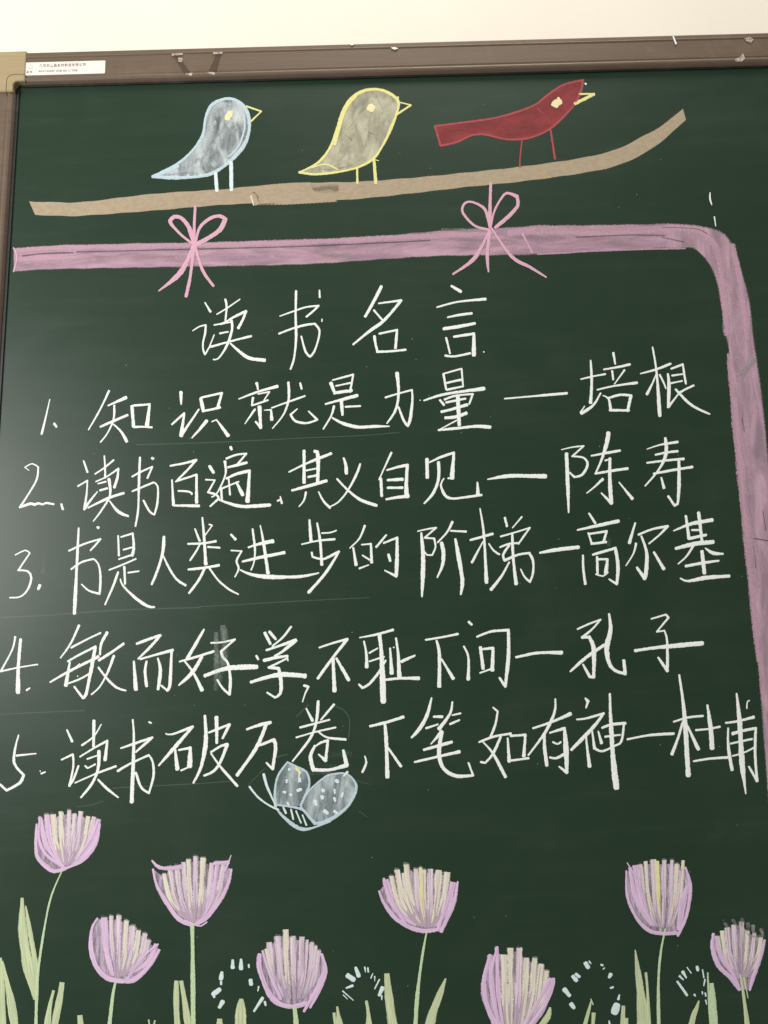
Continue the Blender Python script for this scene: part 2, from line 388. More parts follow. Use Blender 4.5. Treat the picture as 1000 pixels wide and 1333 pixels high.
# groove beside the bead on the side rail
# sticker
sm, nt, b, ob, uv = new_mat('sticker_paper'); b.inputs['Base Color'].default_value = (0.80, 0.72, 0.66, 1); b.inputs['Roughness'].default_value = 0.5
M['sticker'] = sm
pm, nt, b, ob, uv = new_mat('sticker_ink'); b.inputs['Base Color'].default_value = (0.10, 0.07, 0.06, 1); b.inputs['Roughness'].default_value = 0.6
M['ink'] = pm
pm, nt, b, ob, uv = new_mat('sticker_pink_ink'); b.inputs['Base Color'].default_value = (0.62, 0.42, 0.38, 1)
M['pinkink'] = pm
YS = 0.0094
def rounded(x0, x1, z0, z1, r):
    P = []
    for cx, cz, a in ((x1-r, z1-r, 0), (x0+r, z1-r, 90), (x0+r, z0+r, 180), (x1-r, z0+r, 270)):
        for k in range(5): P.append((cx+r*math.cos(R(a+22.5*k)), cz+r*math.sin(R(a+22.5*k))))
    return P
sa = at(30.5, 93.2, -YS); sb = at(137, 87.5, -YS)
SH = 0.0240
sx0, sx1, scz = sa[0], sb[0], (sa[1]+sb[1])/2
scz = ZT + 0.0235
P = rounded(sx0, sx1, scz-SH/2, scz+SH/2, 0.0014); v = [(p[0], -YS, p[1]) for p in P] + [(p[0], -YS+0.0012, p[1]) for p in P]; n = len(P)
stk = link('sticker', v, [tuple(range(n))] + [(i, (i+1) % n, n+(i+1) % n, n+i) for i in range(n)], M['sticker'], board, label='small white maker label stuck at the left end of the top rail')
def text_mesh(name, s, x, z, size, mat, xs=1.0, space=1.0):
    cu = bpy.data.curves.new(name, 'FONT'); cu.body = s; cu.size = size; cu.space_character = space; cu.offset = size * 0.012
    to = bpy.data.objects.new('tmp', cu); sc.collection.objects.link(to)
    dg = bpy.context.evaluated_depsgraph_get(); me = bpy.data.meshes.new_from_object(to.evaluated_get(dg)); bpy.data.objects.remove(to)
    for q in me.vertices: q.co = Vector((x+q.co.x*xs, -(YS+0.00006), z+q.co.y))
    me.materials.clear(); me.materials.append(M[mat]); me.name = name
    o = bpy.data.objects.new(name, me); sc.collection.objects.link(o); o.parent = stk; return o
SW = sx1-sx0
text_mesh('company_name', '\u51e0\u5e02\u6750\u76d6\u6676\u677f\u6750\u5236\u9020\u6709\u9650\u516c\u53f8', sx0+SW*0.19, scz+0.0030, 0.0064, 'ink', 0.85, 1.22)
text_mesh('contact_line', '\u5730\u5740\u5e02\u5de5\u4e1a\u533a\u6750\u6599\u5382\u533a\u4e1c\u8def  \u7535\u8bdd  \u5de5\u5382\u5e02\u533a\u8def', sx0+SW*0.185, scz-0.0066, 0.0042, 'ink', 0.78, 0.98)
text_mesh('logo_caption', '\u6676\u677f', sx0+SW*0.035, scz-0.0074, 0.0048, 'ink', 1.0, 1.5)
v = []
for k in range(12): v.append((sx0+SW*0.09+0.0042*math.cos(R(30*k)), -(YS+0.00006), scz+0.0034+0.0036*math.sin(R(30*k))))
for k in range(12): v.append((sx0+SW*0.09+0.0034*math.cos(R(30*k)), -(YS+0.00006), scz+0.0034+0.0025*math.sin(R(30*k))))
link('logo', v, [(k, (k+1) % 12, 12+(k+1) % 12, 12+k) for k in range(12)], M['pinkink'], stk)

# tape residue, chips and paint spots on the top rail
tm, nt, b, ob, uv = new_mat('old_tape'); b.inputs['Base Color'].default_value = (0.10, 0.065, 0.045, 1); b.inputs['Roughness'].default_value = 0.25; b.inputs['Alpha'].default_value = 0.45
M['tape'] = tm
rm, nt, b, ob, uv = new_mat('tape_residue'); n_ = noise(nt, ob, 300, 3, .6); nt.links.new(ramp(nt, n_, .35, .6, .25, .95), b.inputs['Alpha']); b.inputs['Base Color'].default_value = (0.55, 0.47, 0.40, 1); b.inputs['Roughness'].default_value = .7
M['residue'] = rm
pmn, nt, b, ob, uv = new_mat('white_paint'); b.inputs['Base Color'].default_value = (0.86, 0.83, 0.78, 1)
M['paint'] = pmn
def patch(name, pts, depth, mat, parent, label=None):
    """small thin flake lying on the rail; pts in photo pixels"""
    Q = [at(x, y, -depth) for x, y in pts]; n = len(Q)
    v = [(q[0], -depth-0.0002, q[1]) for q in Q] + [(q[0], -depth+0.0006, q[1]) for q in Q]
    return link(name, v, [tuple(range(n))] + [(i, (i+1) % n, n+(i+1) % n, n+i) for i in range(n)], M[mat], parent, label=label)
patch('tape_mark', [(226, 72), (232, 71.5), (248, 95), (240, 96)], 0.0094, 'tape', top)
patch('tape_mark', [(282, 70), (288, 70), (281, 93), (271, 94)], 0.0094, 'tape', top)
patch('tape_residue', [(224, 70), (238, 69), (239, 71), (224, 72.5)], 0.0103, 'residue', top)
patch('tape_residue', [(277, 68), (290, 67.5), (290, 70), (278, 70.5)], 0.0103, 'residue', top)
patch('tape_residue', [(232, 75), (238, 76), (237, 81), (232, 80)], 0.0096, 'residue', top)
patch('tape_residue', [(240, 95), (251, 95), (250, 98.5), (243, 97.5)], 0.0092, 'residue', top)
patch('tape_residue', [(270, 93.5), (280, 94), (280, 97.5), (272, 96.5)], 0.0092, 'residue', top)
patch('tape_residue', [(969, 50), (976, 48), (981, 51), (978, 55.5), (972, 53)], 0.0103, 'residue', top)
patch('tape_residue', [(957, 77), (964, 74), (967, 69), (970, 76), (966, 80), (958, 80)], 0.0095, 'residue', top)
patch('paint_chip', [(875.6, 47.0), (877.2, 47.0), (881.4, 57.2), (879.4, 57.8)], 0.0105, 'paint', top)
patch('paint_chip', [(509, 62), (514, 61.4), (518.5, 63), (514, 64.6)], 0.0105, 'paint', top)
patch('paint_chip', [(456, 57), (461, 56.6), (460, 58.6), (457, 58.8)], 0.0105, 'paint', top)
# ================================================================ the handwriting
# each character: (what it is, crop origin x, y, crop px per photo px, strokes)
HEAD = [
('\u8bfb', 240, 370, 5, '10,16 135 120 170 178;8,14,12,8 55 303 100 275 140 266 136 320 122 380 124 430 135 457 160 415 195 330;9 212 196 280 155 362 98;14 268 100 276 150 268 235;10,16,20 195 266 260 250 330 210 402 176 382 230 352 285;18,16,10 308 240 312 290 290 370 255 440 218 486 190 490;9 235 262 285 250 308 247;12 232 320 285 310;14 165 410 290 375 435 338;12,22,26 300 385 350 430 420 480 522 495'),
('\u4e66', 240, 370, 5, '8,12,14 622 208 700 180 790 150 875 140 840 175 795 212;14 617 322 700 290 790 265 850 258 880 300 870 370 845 440 820 472 790 440 762 340;14,17,12 728 45 725 200 728 350 715 480 692 552;10,15 880 40 882 85;9 897 228 896 242'),
('\u540d', 440, 370, 5, '20 282 15 240 100 178 210;10,18,22,14 265 125 340 115 412 105 360 170 290 245 200 310 100 392;14 235 170 295 240;18 238 340 245 390 257 437;14,18 270 322 385 298 375 415;16 255 440 340 437 440 427'),
('\u8a00', 440, 370, 5, '18 740 12 800 48;10,18 645 150 780 115 960 97;12,18 715 215 790 200 870 190;22 690 290 790 275 890 255;14 705 350 730 450;14,20,26 755 342 885 322 885 460;16 700 465 760 470 860 450;9 948 440'),
]
LINES = [
[('1', 0, 480, 5, '8,14 325 200 300 310 272 425'), ('.', 0, 480, 5, '16 354 358 368 378'),
 ('\u77e5', 0, 480, 5, '15,12,8 710 145 650 270 577 397;12,22 705 240 820 188;14,12,10 745 240 740 330 700 420 655 478;14,18 655 378 740 340 830 302;10,24 740 362 790 410 825 472;22 860 245 870 375;14,18,26 870 240 975 232 958 365;14 872 380 930 378 990 382'),
 ('\u8bc6', 200, 480, 5, '28,8 178 155 180 232;12,18,26,10 120 362 200 290 180 435 295 265;22 308 195 325 275;14,20 312 188 445 158 420 245;16 325 275 380 265 432 252;22,10 345 340 300 395 250 450;8,14,24 380 345 410 332 485 435'),
 ('\u5c31', 200, 480, 5, '22,12 672 95 680 135;8,16,22 555 197 680 150 805 115;18,10 648 190 640 235;10 680 165 755 150 720 205;12 640 240 745 205;14,8 660 265 595 358;26,28,12 690 250 698 385 665 345;6,12,26 720 270 765 268 770 330;12 770 255 880 215 985 178;18,14,8 878 90 880 200 845 300 775 388;10,16,16,12 935 262 892 300 925 342 1000 354 1066 332 1010 278;14 955 95 964 130'),
 ('\u662f', 400, 480, 5, '22 155 95 180 160;10,16 165 75 300 38 280 150;12 188 112 284 92;20 190 156 290 142;14,22 120 230 230 200 325 175;24,16 222 205 230 300;14 250 248 345 243;16,10 175 245 155 310 105 392;12,24,22,8 165 320 230 355 330 380 430 376 535 375'),
 ('\u529b', 400, 480, 5, '12,14,20,12 510 187 600 160 682 138 685 210 670 330 655 372 630 340 595 250;24,12 585 30 595 160 575 270 520 355'),
 ('\u91cf', 540, 450, 5, '14 187 185 205 285;10,14 190 182 305 150 315 265;16 210 242 300 222;14 210 287 315 265;12,24 60 357 200 315 450 280;16 165 355 190 385;14 195 350 270 325 378 315 355 380;14 205 370 330 345;28,22 280 330 290 515;20 175 430 240 415 340 385;22 200 470 260 465 335 440;9 155 550 275 485;12,20,22 155 550 300 535 400 525 490 530;7 35 355'),
 ('dash', 540, 450, 5, '9,14,18 585 345 780 328 990 310'),
 ('\u57f9', 740, 450, 5, '9,14 82 218 160 200 240 185;12,24 145 97 152 230 145 370;12,18,20 210 310 160 390 85 440;9 78 435 105 395;18,10 293 48 305 120;12,16 230 155 320 140 400 122;14 285 165 292 220;14,8 365 160 300 250;10,18 188 287 300 262 445 242;8,18,20 225 325 262 345 275 415;14,18,20 262 340 340 320 408 325 385 425;16 270 420 395 422'),
 ('\u6839', 740, 450, 5, '10,14,18 470 182 570 155 665 118;10,18,24 548 10 575 180 595 455;10,14,20 570 190 545 250 512 315;14,9 595 190 620 240 635 278;16,12,14 670 150 745 122 755 190 765 248;12 675 195 745 185;12 665 245 740 230;16,24,18,10 648 185 655 260 650 400 720 310;14,16,20,10 698 285 780 370 850 415 920 445;16 725 305 770 280 815 260')],
[('2', 0, 580, 5, '6,11,14,12 190 162 162 142 210 118 250 140 240 220 190 310 130 402;14,18,12 130 402 200 378 225 385 250 376 280 384 300 374 350 382'), ('.', 0, 580, 5, '15 400 382 410 415'),
 ('\u8bfb', 0, 580, 5, '10,16 545 100 570 172;12,10,18,8 508 265 570 228 565 310 550 415 580 370 635 300;12 620 185 680 145 740 95;12 680 68 685 150 685 210;10,12,18 625 235 700 200 772 150 765 210 745 272;11 640 248 690 235;14 652 292 700 278;20,14,8 710 220 718 320 670 410 608 493;12,20 575 405 700 345 805 310;10,22,14 715 362 770 430 835 460'),
 ('\u4e66', 0, 580, 5, '12 862 202 920 170 993 138 960 212;13 862 298 940 265 1000 240 1027 265 1026 370 1006 450 975 430 935 358;16,16,12 912 78 905 250 900 420 882 525;18 991 82'),
 ('\u767e', 180, 570, 5, '12,18,16,10 210 182 300 165 378 145 320 210 245 285;12,20 220 275 230 435;12,18,22 255 280 380 240 380 420;12,16 262 345 330 350 350 365;14,18 230 440 395 443'),
 ('\u904d', 180, 570, 5, '18,24 465 185 490 225;10,12,14,14 440 272 500 275 455 355 510 370 525 395 470 445;18 602 60 608 75;14 575 135 640 110 705 103 650 168;14,20 585 192 705 162;18,12,9 565 155 570 230 545 300 510 365 480 385;16,20,28 575 265 640 235 725 215 712 412;12 545 330 655 285;16 540 330 545 400;12 590 270 598 370;14,28 640 290 680 370;10,22,26,20 530 405 620 435 700 447 858 437'),
 (',', 180, 570, 5, '8,14 925 382 935 425;12 908 410 930 400'),
 ('\u5176', 360, 570, 5, '11,20 82 222 200 165 355 102;22 180 85 180 290;20,28,24 250 88 265 90 272 150 268 280;12 195 212 260 200;16 208 255 260 245;18,22 102 342 220 310 325 280;14,9 192 355 178 410 147 447;9,20 275 352 305 410 348 455'),
 ('\u4e49', 360, 570, 5, '12,18,12,8 545 170 520 240 460 350 400 420 350 447;14,24 438 132 452 180 455 230;12,18,22 395 268 470 345 550 405 650 440'),
 ('\u81ea', 360, 570, 5, '14,12,10 748 97 705 190 668 272;16,22 680 265 685 378;14,22,30 720 210 790 190 852 178 845 300 848 380;20 725 275 820 270;18 725 325 820 325;14,22 715 400 780 388 858 380'),
 ('\u89c1', 540, 565, 5, '22,26 80 165 82 282;12,18,28 95 185 170 150 255 122 243 285;12 218 288 245 288;20,24,10 155 185 155 290 120 385 62 452;10,18,16,14 190 290 170 330 195 395 240 420 340 410 435 397;10,30 408 315 412 392'),
 ('dash', 540, 565, 5, '9,24,28,28 475 295 620 273 850 275'),
 ('\u9648', 720, 555, 5, '8,10,14,16,14 55 152 130 135 200 128 125 195 200 205 225 250 190 315 140 330 110 302;24,26,12 88 180 95 350 102 560;32,20,12 360 45 350 110 315 220 280 300;12,18 250 192 340 175 435 158;14,20 275 308 380 290 485 275;18,26,28,12 370 210 370 350 380 500 315 435;12 340 222 370 215;20,8 322 345 275 390 220 435;9,22 430 365 475 420 515 470'),
 ('\u5bff', 720, 555, 5, '8,12,18 612 148 700 120 810 102;16 668 185 740 170 810 162;12,18 612 238 740 222 850 212;14,20 655 308 780 285 905 265;20,24,14,9 732 78 735 180 690 280 600 388;22,22,14 820 230 820 380 812 505 790 515 750 455;12,22 705 335 722 400')],
[('3', 0, 680, 5, '8,12,14,14,10 100 212 165 182 195 200 120 312 180 318 205 360 180 440 130 485 65 490'), ('.', 0, 680, 5, '18 260 410 250 435'),
 ('\u4e66', 0, 680, 5, '13 450 185 550 140 655 108 620 150 590 182;14,18,26 513 38 505 200 495 400 485 592;13,12,16,10 465 305 530 260 610 238 640 270 655 350 650 465 580 445 532 403;18 636 32'),
 ('\u662f', 0, 680, 5, '12,16 770 88 775 215;12,16,20 790 95 865 72 872 160 862 215;12 805 178 870 160;13 775 240 865 210;10,13 712 310 800 275 885 238;16 810 290 815 400;11 835 328 905 318;16,12 770 325 735 420 685 535;10,18,22,14 785 370 800 410 880 490 960 545 1005 552'),
 ('\u4eba', 190, 665, 5, '20,20,14 118 170 110 270 75 390 38 478;9,18,16 115 295 150 370 200 445 258 485'),
 ('\u7c7b', 190, 665, 5, '12,16 320 118 350 195;10,9 412 88 432 95 385 160;12,18,24 368 45 380 180 390 345;12,18 275 215 370 212 455 198;12 350 220 330 260 288 322;14 405 235 480 240;14,20 278 382 370 372 475 355;20,14 385 370 345 450 282 535;14,14,10 415 375 470 450 540 510 602 543'),
 ('\u8fdb', 190, 665, 5, '15,20 555 155 583 185;9,14,10 555 258 625 262 590 325 605 375 580 430;14,26 668 238 740 215 825 198;16,24 630 330 760 300 900 272;14,14,10 695 120 710 250 705 330 685 385;9,20,26 745 95 765 200 795 405;10,28,28,20,10 615 385 690 415 800 430 1000 428 1125 405'),
 ('\u6b65', 370, 665, 5, '14,22 165 60 175 195;12,22 215 80 235 200 245 350;10 245 145 300 142 340 128;10,15 115 218 220 195 328 185;14,16,18,22 180 272 185 300 250 315 300 295 357 265 310 345 250 430 160 530'),
 ('\u7684', 370, 665, 5, '15,10 525 98 490 180 428 242;14,22 450 240 468 350;10,16,22 505 220 565 215 570 335;12 510 290 555 318;13,9 490 375 550 352;12,16 665 158 600 235;12,18,26,22,10 648 210 735 175 735 300 730 425 655 388;18 680 285 690 325'),
 ('\u9636', 535, 660, 5, '10,12,14,12 45 158 100 145 165 135 90 200 152 205 160 260 140 312 105 312 92 295;12,30,34,14 68 170 80 350 72 582;17,12 270 98 235 165 175 230;12,16 260 155 358 160;26,24,12 200 235 212 300 205 380 172 458;16,28,30,12 290 210 315 350 335 480 325 568'),
 ('\u68af', 535, 660, 5, '14,18 388 215 460 195 532 175;10,18,24 450 10 475 180 492 490;10,16 470 225 435 290 398 360;9,16 508 240 540 285 575 308;14,17 612 70 625 125;13,8 722 65 662 135;12 585 192 680 165 775 135 735 190 700 240;13 580 262 640 240 705 235;14,18,16,16,9 640 250 600 310 610 347 700 310 770 300 795 350 795 430 775 488 740 455 715 405;14,20,22 660 170 665 320 685 500;12,18,20 640 360 590 450 522 537'),
 ('dash', 695, 660, 5, '16,24,28 40 298 150 278 290 262'),
 ('\u9ad8', 695, 660, 5, '14,16 360 42 400 105;14,20,26 285 150 420 120 550 92;14 355 170 378 240;16 365 175 475 158 455 225;16 375 240 470 228;14,18,26,24,10 385 310 530 268 548 380 540 502 490 470;12,20 320 315 322 400 335 500;16 412 325 415 435;14,18,24 415 340 480 340 468 430;12 405 438 450 450 482 425'),
 ('\u5c14', 695, 660, 5, '14,24 660 105 622 232;16,8 665 238 650 300 600 382;15,17,12 682 180 770 145 872 125 820 180 750 238;14,22,26,18 700 190 735 300 730 430 722 466 672 395;14,26 782 295 845 402'),
 ('\u57fa', 800, 660, 5, '10,22,28 385 155 500 110 635 85;20 465 60 485 205;20 548 38 570 225;14 505 150 555 150;20 490 205 595 182;20,28,32 400 270 520 240 640 228;20,9 520 240 470 320 415 370;10,22,14 592 268 640 300 705 305;22,14 465 385 570 365 678 350;24 570 290 585 430;12,26,24 430 465 480 482 600 460 745 450')],
[('4', 0, 800, 5, '13,10 100 145 80 230 5 370 120 345 245 325;18,24,28 135 162 120 340 118 505'), ('.', 0, 800, 5, '14,10 175 492 195 478'),
 ('\u654f', 0, 800, 5, '18,14,9 515 72 460 190 395 282;13 465 215 560 165 655 120;12,18,24,24,12 442 305 530 255 622 210 590 380 560 520 540 542 485 470;14,24 455 310 430 460;13,22 328 440 450 370 640 275;12 435 452 520 420 600 375;8 490 345 520 320;8 505 400;20,16 698 118 660 190 652 260;16,20 645 298 720 250 805 190;18,14,10 742 270 700 380 650 470 597 520;14,18,12 642 345 700 420 760 475 820 495'),
 ('\u800c', 160, 800, 5, '16,20,12 92 190 170 160 245 135 180 210 100 288;14,18 115 290 220 260 325 232;14,28 72 305 85 485;14,22 155 305 145 370 155 465;14,24,20 228 285 245 360 230 485;16,24,22,12 318 240 310 400 305 470 290 495 250 462'),
 ('\u597d', 160, 800, 5, '12,22,26 528 98 470 200 420 285;12,20 370 306 480 275 590 240;22,26,12 515 275 450 380 365 460;12,18,24 400 300 460 380 515 490;12,14,18,20,12 575 185 650 180 730 162 640 240 650 275 685 320 700 420 695 520 650 480 615 425;22,32,34 535 398 680 350 870 340;13 870 268 882 292'),
 ('\u5b66', 310, 800, 5, '20 175 120 210 190;18 205 112 245 160;14 345 80 290 150 225 205;14,24,16 185 232 280 200 375 168 290 240 240 270;22,18 170 298 250 280 322 270;10 322 272 325 300;12,16,24,22,12 320 285 200 345 265 350 280 440 275 515 240 540 190 508;20,30,34 85 440 200 405 300 390 435 400;12 118 270 130 292'),
 (',', 310, 800, 5, '18,12,8 430 462 458 470 435 520 420 568'),
 ('\u4e0d', 310, 800, 5, '12,18,20,18 530 215 620 185 712 160 610 290 520 415;20,30 618 280 628 495;16,24 640 285 720 425'),
 ('\u803b', 460, 795, 5, '9,15,20 42 175 150 155 258 125;13,24 70 200 85 280 88 365;12 105 275 158 245;12 105 330 200 300;24,32,40 170 155 185 300 195 590;16,18,14 210 325 160 410 100 480 60 503 38 480;14,28 240 245 250 405;10 262 238;13,22,28 278 180 292 280 300 425;20,16 315 330 400 292;14,24 205 450 310 440 425 440'),
 ('\u4e0b', 460, 795, 5, '12,17 472 190 580 172 680 152;14,26,28 542 195 560 280 560 490;14,22 575 315 650 440'),
 ('\u95ee', 600, 790, 5, '16,18 52 98 70 115;12,24 20 258 50 330 48 470;12,20,24,26,14 105 195 200 160 310 152 310 320 290 518 252 462;22,26 128 265 145 400;14,22,30 145 275 210 268 205 410;12 125 430 210 400'),
 ('dash', 600, 790, 5, '15,20,25 360 328 500 300 655 298'),
 ('\u5b54', 735, 785, 5, '12,12,16,28,26,12 85 170 150 140 235 108 180 170 115 225 162 222 190 300 190 480 165 480 120 400;12,24,20 38 445 140 355 255 275;16,32,34,18,24 290 72 300 170 275 290 290 390 330 440 395 460 385 375'),
 ('\u5b50', 735, 785, 5, '10,14,12,16,22,14 565 103 660 75 677 95 600 187 650 180 668 250 670 442 610 355;20,26,34 460 310 600 290 895 262')],
[('5', 0, 940, 5, '10,18,16,20,14 122 85 100 170 95 270 155 345 130 395 45 445 0 405;13,10 108 218 235 205'), ('.', 0, 940, 5, '8 262 318;14,10 270 335 295 325'),
 ('\u8bfb', 0, 940, 5, '13,18 437 52 470 125;12,14,16,12 402 245 475 210 478 290 453 415 480 370 512 285;14,12,8 535 150 610 95 660 15;20 612 -8 610 160;12,14,22 522 225 620 165 700 122 685 245;12 570 240 640 215;12 555 285 572 300 620 275;22,20,12 645 190 640 300 600 400 528 490;10,15 490 395 640 330 755 288;12,18,12 640 375 700 435 770 490'),
 ('\u4e66', 140, 930, 5, '12,22,30 165 35 172 180 158 568;12,18,14 88 220 190 185 292 150 185 245;16,14,16,16 68 368 150 320 270 265 295 310 300 400 270 512 220 475 185 380;14 272 50 284 56'),
 ('\u7834', 140, 930, 5, '10,18,24,14 380 125 420 130 555 80 450 200 335 332;16,26 440 225 455 355;14,22,34 465 232 540 218 535 335;12 480 365 525 345;20,28,26,12 635 10 640 180 610 340 560 445;12,20,16 660 118 795 65 750 155;26,20 710 20 712 185;14,22,20,14 675 245 740 205 780 195 735 310 690 370 630 398;12,20 675 255 740 345 845 465'),
 ('\u4e07', 290, 905, 5, '16,24 158 222 235 195 310 178;28,22,24 285 185 220 340 95 520;14,24,28,12 230 330 332 290 345 340 325 480 285 440'),
 ('\u5377', 290, 905, 5, '12,18 545 88 585 165;16,12 725 60 640 160;14 505 210 600 185 695 160;12 480 275 600 240 735 210;18,20,16,12 622 40 610 170 570 280 455 430;12,16,16 620 235 680 275 800 288;12,18,30,12 600 335 640 308 685 295 670 425 625 385;18,28,22,22,28,18 600 330 572 400 590 485 700 485 808 455 785 360'),
 (',', 290, 905, 5, '10,18,14 925 398 935 440 910 500'),
 ('\u4e0b', 450, 905, 5, '16,22 160 202 270 175 375 142;18,26,28 255 180 265 300 272 530;12,20 275 340 360 462'),
 ('\u7b14', 450, 905, 5, '10,26,26,14 560 18 530 130 480 220 430 275;18 575 140 628 140;14 525 215 600 190;12,22,26 695 45 680 120 610 218;12 695 130 748 118;14 680 188 740 162;30,8 625 240 555 318;16,24 510 355 600 330 690 305;14,22 450 435 600 400 740 368;22,28,26,20,12 630 240 612 320 610 400 640 480 720 525 830 522 800 440'),
 ('\u5982', 620, 905, 5, '10,18,16,14 110 80 140 105 125 190 92 275;14,18 20 305 120 268 225 250;16,18,14 160 270 110 380 60 440 30 435;10,18,24 45 305 110 380 190 530;14,22 205 280 215 430;16,18,24 225 265 320 258 310 395;16 230 425 340 410'),
 ('\u6709', 620, 905, 5, '12,18,24 370 215 490 175 612 122;12,22,18,12 515 25 510 110 450 240 340 390;16,26 445 250 445 340 460 455;14,20,32,34,12 480 245 575 215 585 350 590 502 540 465;14 500 305 530 318 550 305;16,20 480 405 520 410 570 385'),
 ('\u795e', 620, 905, 5, '12,24,10 710 20 728 40 715 82;12,16,26,22 655 158 720 150 830 118 760 210 620 355;13,24 715 265 722 340 738 462;12,22 755 235 770 345;14,16,14 770 345 820 365 900 330 945 300 962 185;10,24 795 235 815 310;16,20 820 212 880 190 970 183;14 840 270 935 258;14,26,34,42 870 -8 875 150 890 400 912 600'),
 ('dash', 800, 880, 5, '14,19 85 412 230 385 385 375'),
 ('\u675c', 800, 880, 5, '12,26,34,36 422 -6 455 250 480 645;12,16 385 298 480 270 575 260;16,22 445 300 415 400 375 508;16,24 475 325 545 475;14,28,36 605 190 625 330 635 468;13,16 530 352 610 345 685 330;12,20 515 555 620 538 738 530'),
 ('\u752b', 800, 880, 5, '12,22 725 305 800 295 905 268;14,28,38,34,9 795 115 815 300 830 560 855 765;14,24 740 340 740 450 765 610;22,20,16,26,12 770 375 840 355 920 340 915 500 928 682 875 590;13 755 440 895 410;12 770 520 840 500 920 460;9 862 210 864 170 878 160')],
]
def write(items, name, label, mat='white'):
    ln = empty(name, board, label)
    for ch, ox, oy, s_, spec in items:
        LAYER[0] = 0.00006
        nm = {'dash': 'dash', '.': 'full_stop', ',': 'comma'}.get(ch) or ('numeral' if ch in '12345' else 'character')
        draw(nm, mat, ln, ox, oy, s_, spec, None if nm in ('dash', 'full_stop', 'comma') else ('numeral ' if nm == 'numeral' else 'handwritten character ') + ch)
    return ln
write(HEAD, 'chalk_heading', 'large white chalk heading of four spaced characters, \u8bfb\u4e66\u540d\u8a00')
TXT = ['numbered one, ending in the name \u57f9\u6839', 'numbered two, ending in the name \u9648\u5bff', 'numbered three, ending in the name \u9ad8\u5c14\u57fa', 'numbered four, ending in the name \u5b54\u5b50', 'numbered five, ending in the name \u675c\u752b']
for it, tx in zip(LINES, TXT): write(it, 'quotation_line', 'white chalk line of handwriting ' + tx)
# ================================================================ the drawings
def curve_px(top, bot): return top, bot
# --- branch
LAYER[0] = 0.00010
br = empty('branch_drawing', board, 'long tan chalk branch rising to the right under the three birds')
c = Chalk()
c.band([(38, 262), (75, 263), (110, 262.5), (200, 252), (290, 246), (340, 241), (405, 237.5), (470, 236), (550, 230), (610, 224), (675, 217), (750, 206.5), (800, 195), (833, 179), (862, 163), (889, 141)],
       [(46, 280), (80, 281.5), (110, 281), (200, 274.5), (290, 267), (340, 265), (405, 263), (470, 259), (550, 250.5), (610, 243.5), (675, 237), (750, 227), (800, 217), (835, 202), (862, 184), (893, 156)])
c.make('bough', 'tan', br)
c = Chalk(); c.band([(329, 243), (350, 240), (380, 237.5), (404, 237)], [(332, 267.5), (350, 267), (380, 266.5), (440, 263)][:4]); c.make('repainted_patch', 'tan', br)
c = Chalk(); c.band([(402, 238.5), (415, 240), (430, 239), (441, 238.5)], [(410, 251), (420, 252), (430, 251.5), (441, 252)]); c.make('rubbed_patch', 'tan_dark', br)
draws('rubbed_patch', 'tan_dark', br, 250, 220, 4, '14,10 350 185 430 180;10,14,10 320 122 340 140 345 165', 'rubbed dark patch between the blue and yellow birds')
draw('chalk_tick', 'cream', br, 250, 220, 4, '9 308 142 322 188')
# --- pink frame line
LAYER[0] = 0.00010
pb = empty('border_drawing', board, 'wide pink chalk border running along the top and turning down the right side')
c = Chalk()
c.band([(18, 323), (60, 319.5), (120, 317.5), (250, 315), (400, 311), (500, 306), (570, 300), (640, 297), (700, 293), (770, 292.5), (830, 291.5), (865, 290.5), (885, 290.5)],
       [(18, 354), (60, 351.5), (120, 350), (250, 348), (400, 344.5), (500, 338), (570, 334), (640, 333), (700, 332), (770, 327.5), (830, 325), (865, 323.5), (885, 323.5)])
c.make('top_band', 'pinkfill', pb)
c = Chalk()
c.band([(868, 290.5), (900, 292), (930, 297), (948, 308), (960, 332), (970, 365), (977, 395), (982, 440), (988, 480), (994, 525), (999, 575), (1006, 650), (1018, 800), (1030, 1000), (1036, 1100)],
       [(868, 323.5), (890, 323.5), (905, 325), (921, 342), (932, 366), (938, 398), (944, 436), (948, 455), (950, 490), (954, 540), (960, 600), (967, 670), (973, 740), (987, 880), (1003, 1090)])
c.make('side_band', 'pinkfill_v', pb)
draws('bright_edge', 'pinkbright', pb, 0, 0, 1, '7,8,8 22 326 60 323.5 120 321.5 250 319.5 400 315 500 310.5 560 307.5 640 304;12,14,11 665 303 700 300 770 301.5 850 299 872 299')
draws('bright_edge', 'pinkbright', pb, 0, 0, 1, '9,10,9 850 298 880 297 905 300 925 312 936 335 940 370 944 400 946 434;8 954 320 962 360 968 400 972 440;7,8,8 949 462 952 500 957 560 963 620 970 690 979 780 988 860;6 958 520 964 600 974 700')
draws('edge_line', 'pinkbright', pb, 0, 0, 1, '2.4 700 331 740 329 770 327 850 324.3 892 323.6')
draws('scrape', 'darkline', pb, 0, 0, 1, '2.2 30 333 60 330 95 329;1.8 100 328 250 324.5 400 320.5 500 316 560 313;1.6 750 309 820 306 865 307;1.6 862 296 905 298 920 304;1.5 966 544 969 562;1.5 993 665 997 690;1.5 980 700 984 740;1.5 862 309 890 315;1.2 947 453 949 462;2 976 700 1000 704')
draws('edge_line', 'pink', pb, 0, 0, 1, '2 18 323 21 330 22 338 18 353.5;2 680 304 693 329')
draws('rubbed_patch', 'greyrub', pb, 0, 0, 1, '10 966 488 980 470;7 420 331 455 333')
draws('rubbed_patch', 'greyrub', pb, 0, 0, 1, '5 576 299 640 300')
draws('rub_streak', 'rub_pink', pb, 0, 0, 1, '10 30 343 150 338 240 336;9 260 338 420 331 520 326;10 560 322 680 316 760 315 850 311;12 905 306 935 330 955 390 966 450;14 960 470 968 540 976 620;12 972 640 986 760;10 700 298 790 297 860 297;11 975 700 992 860')
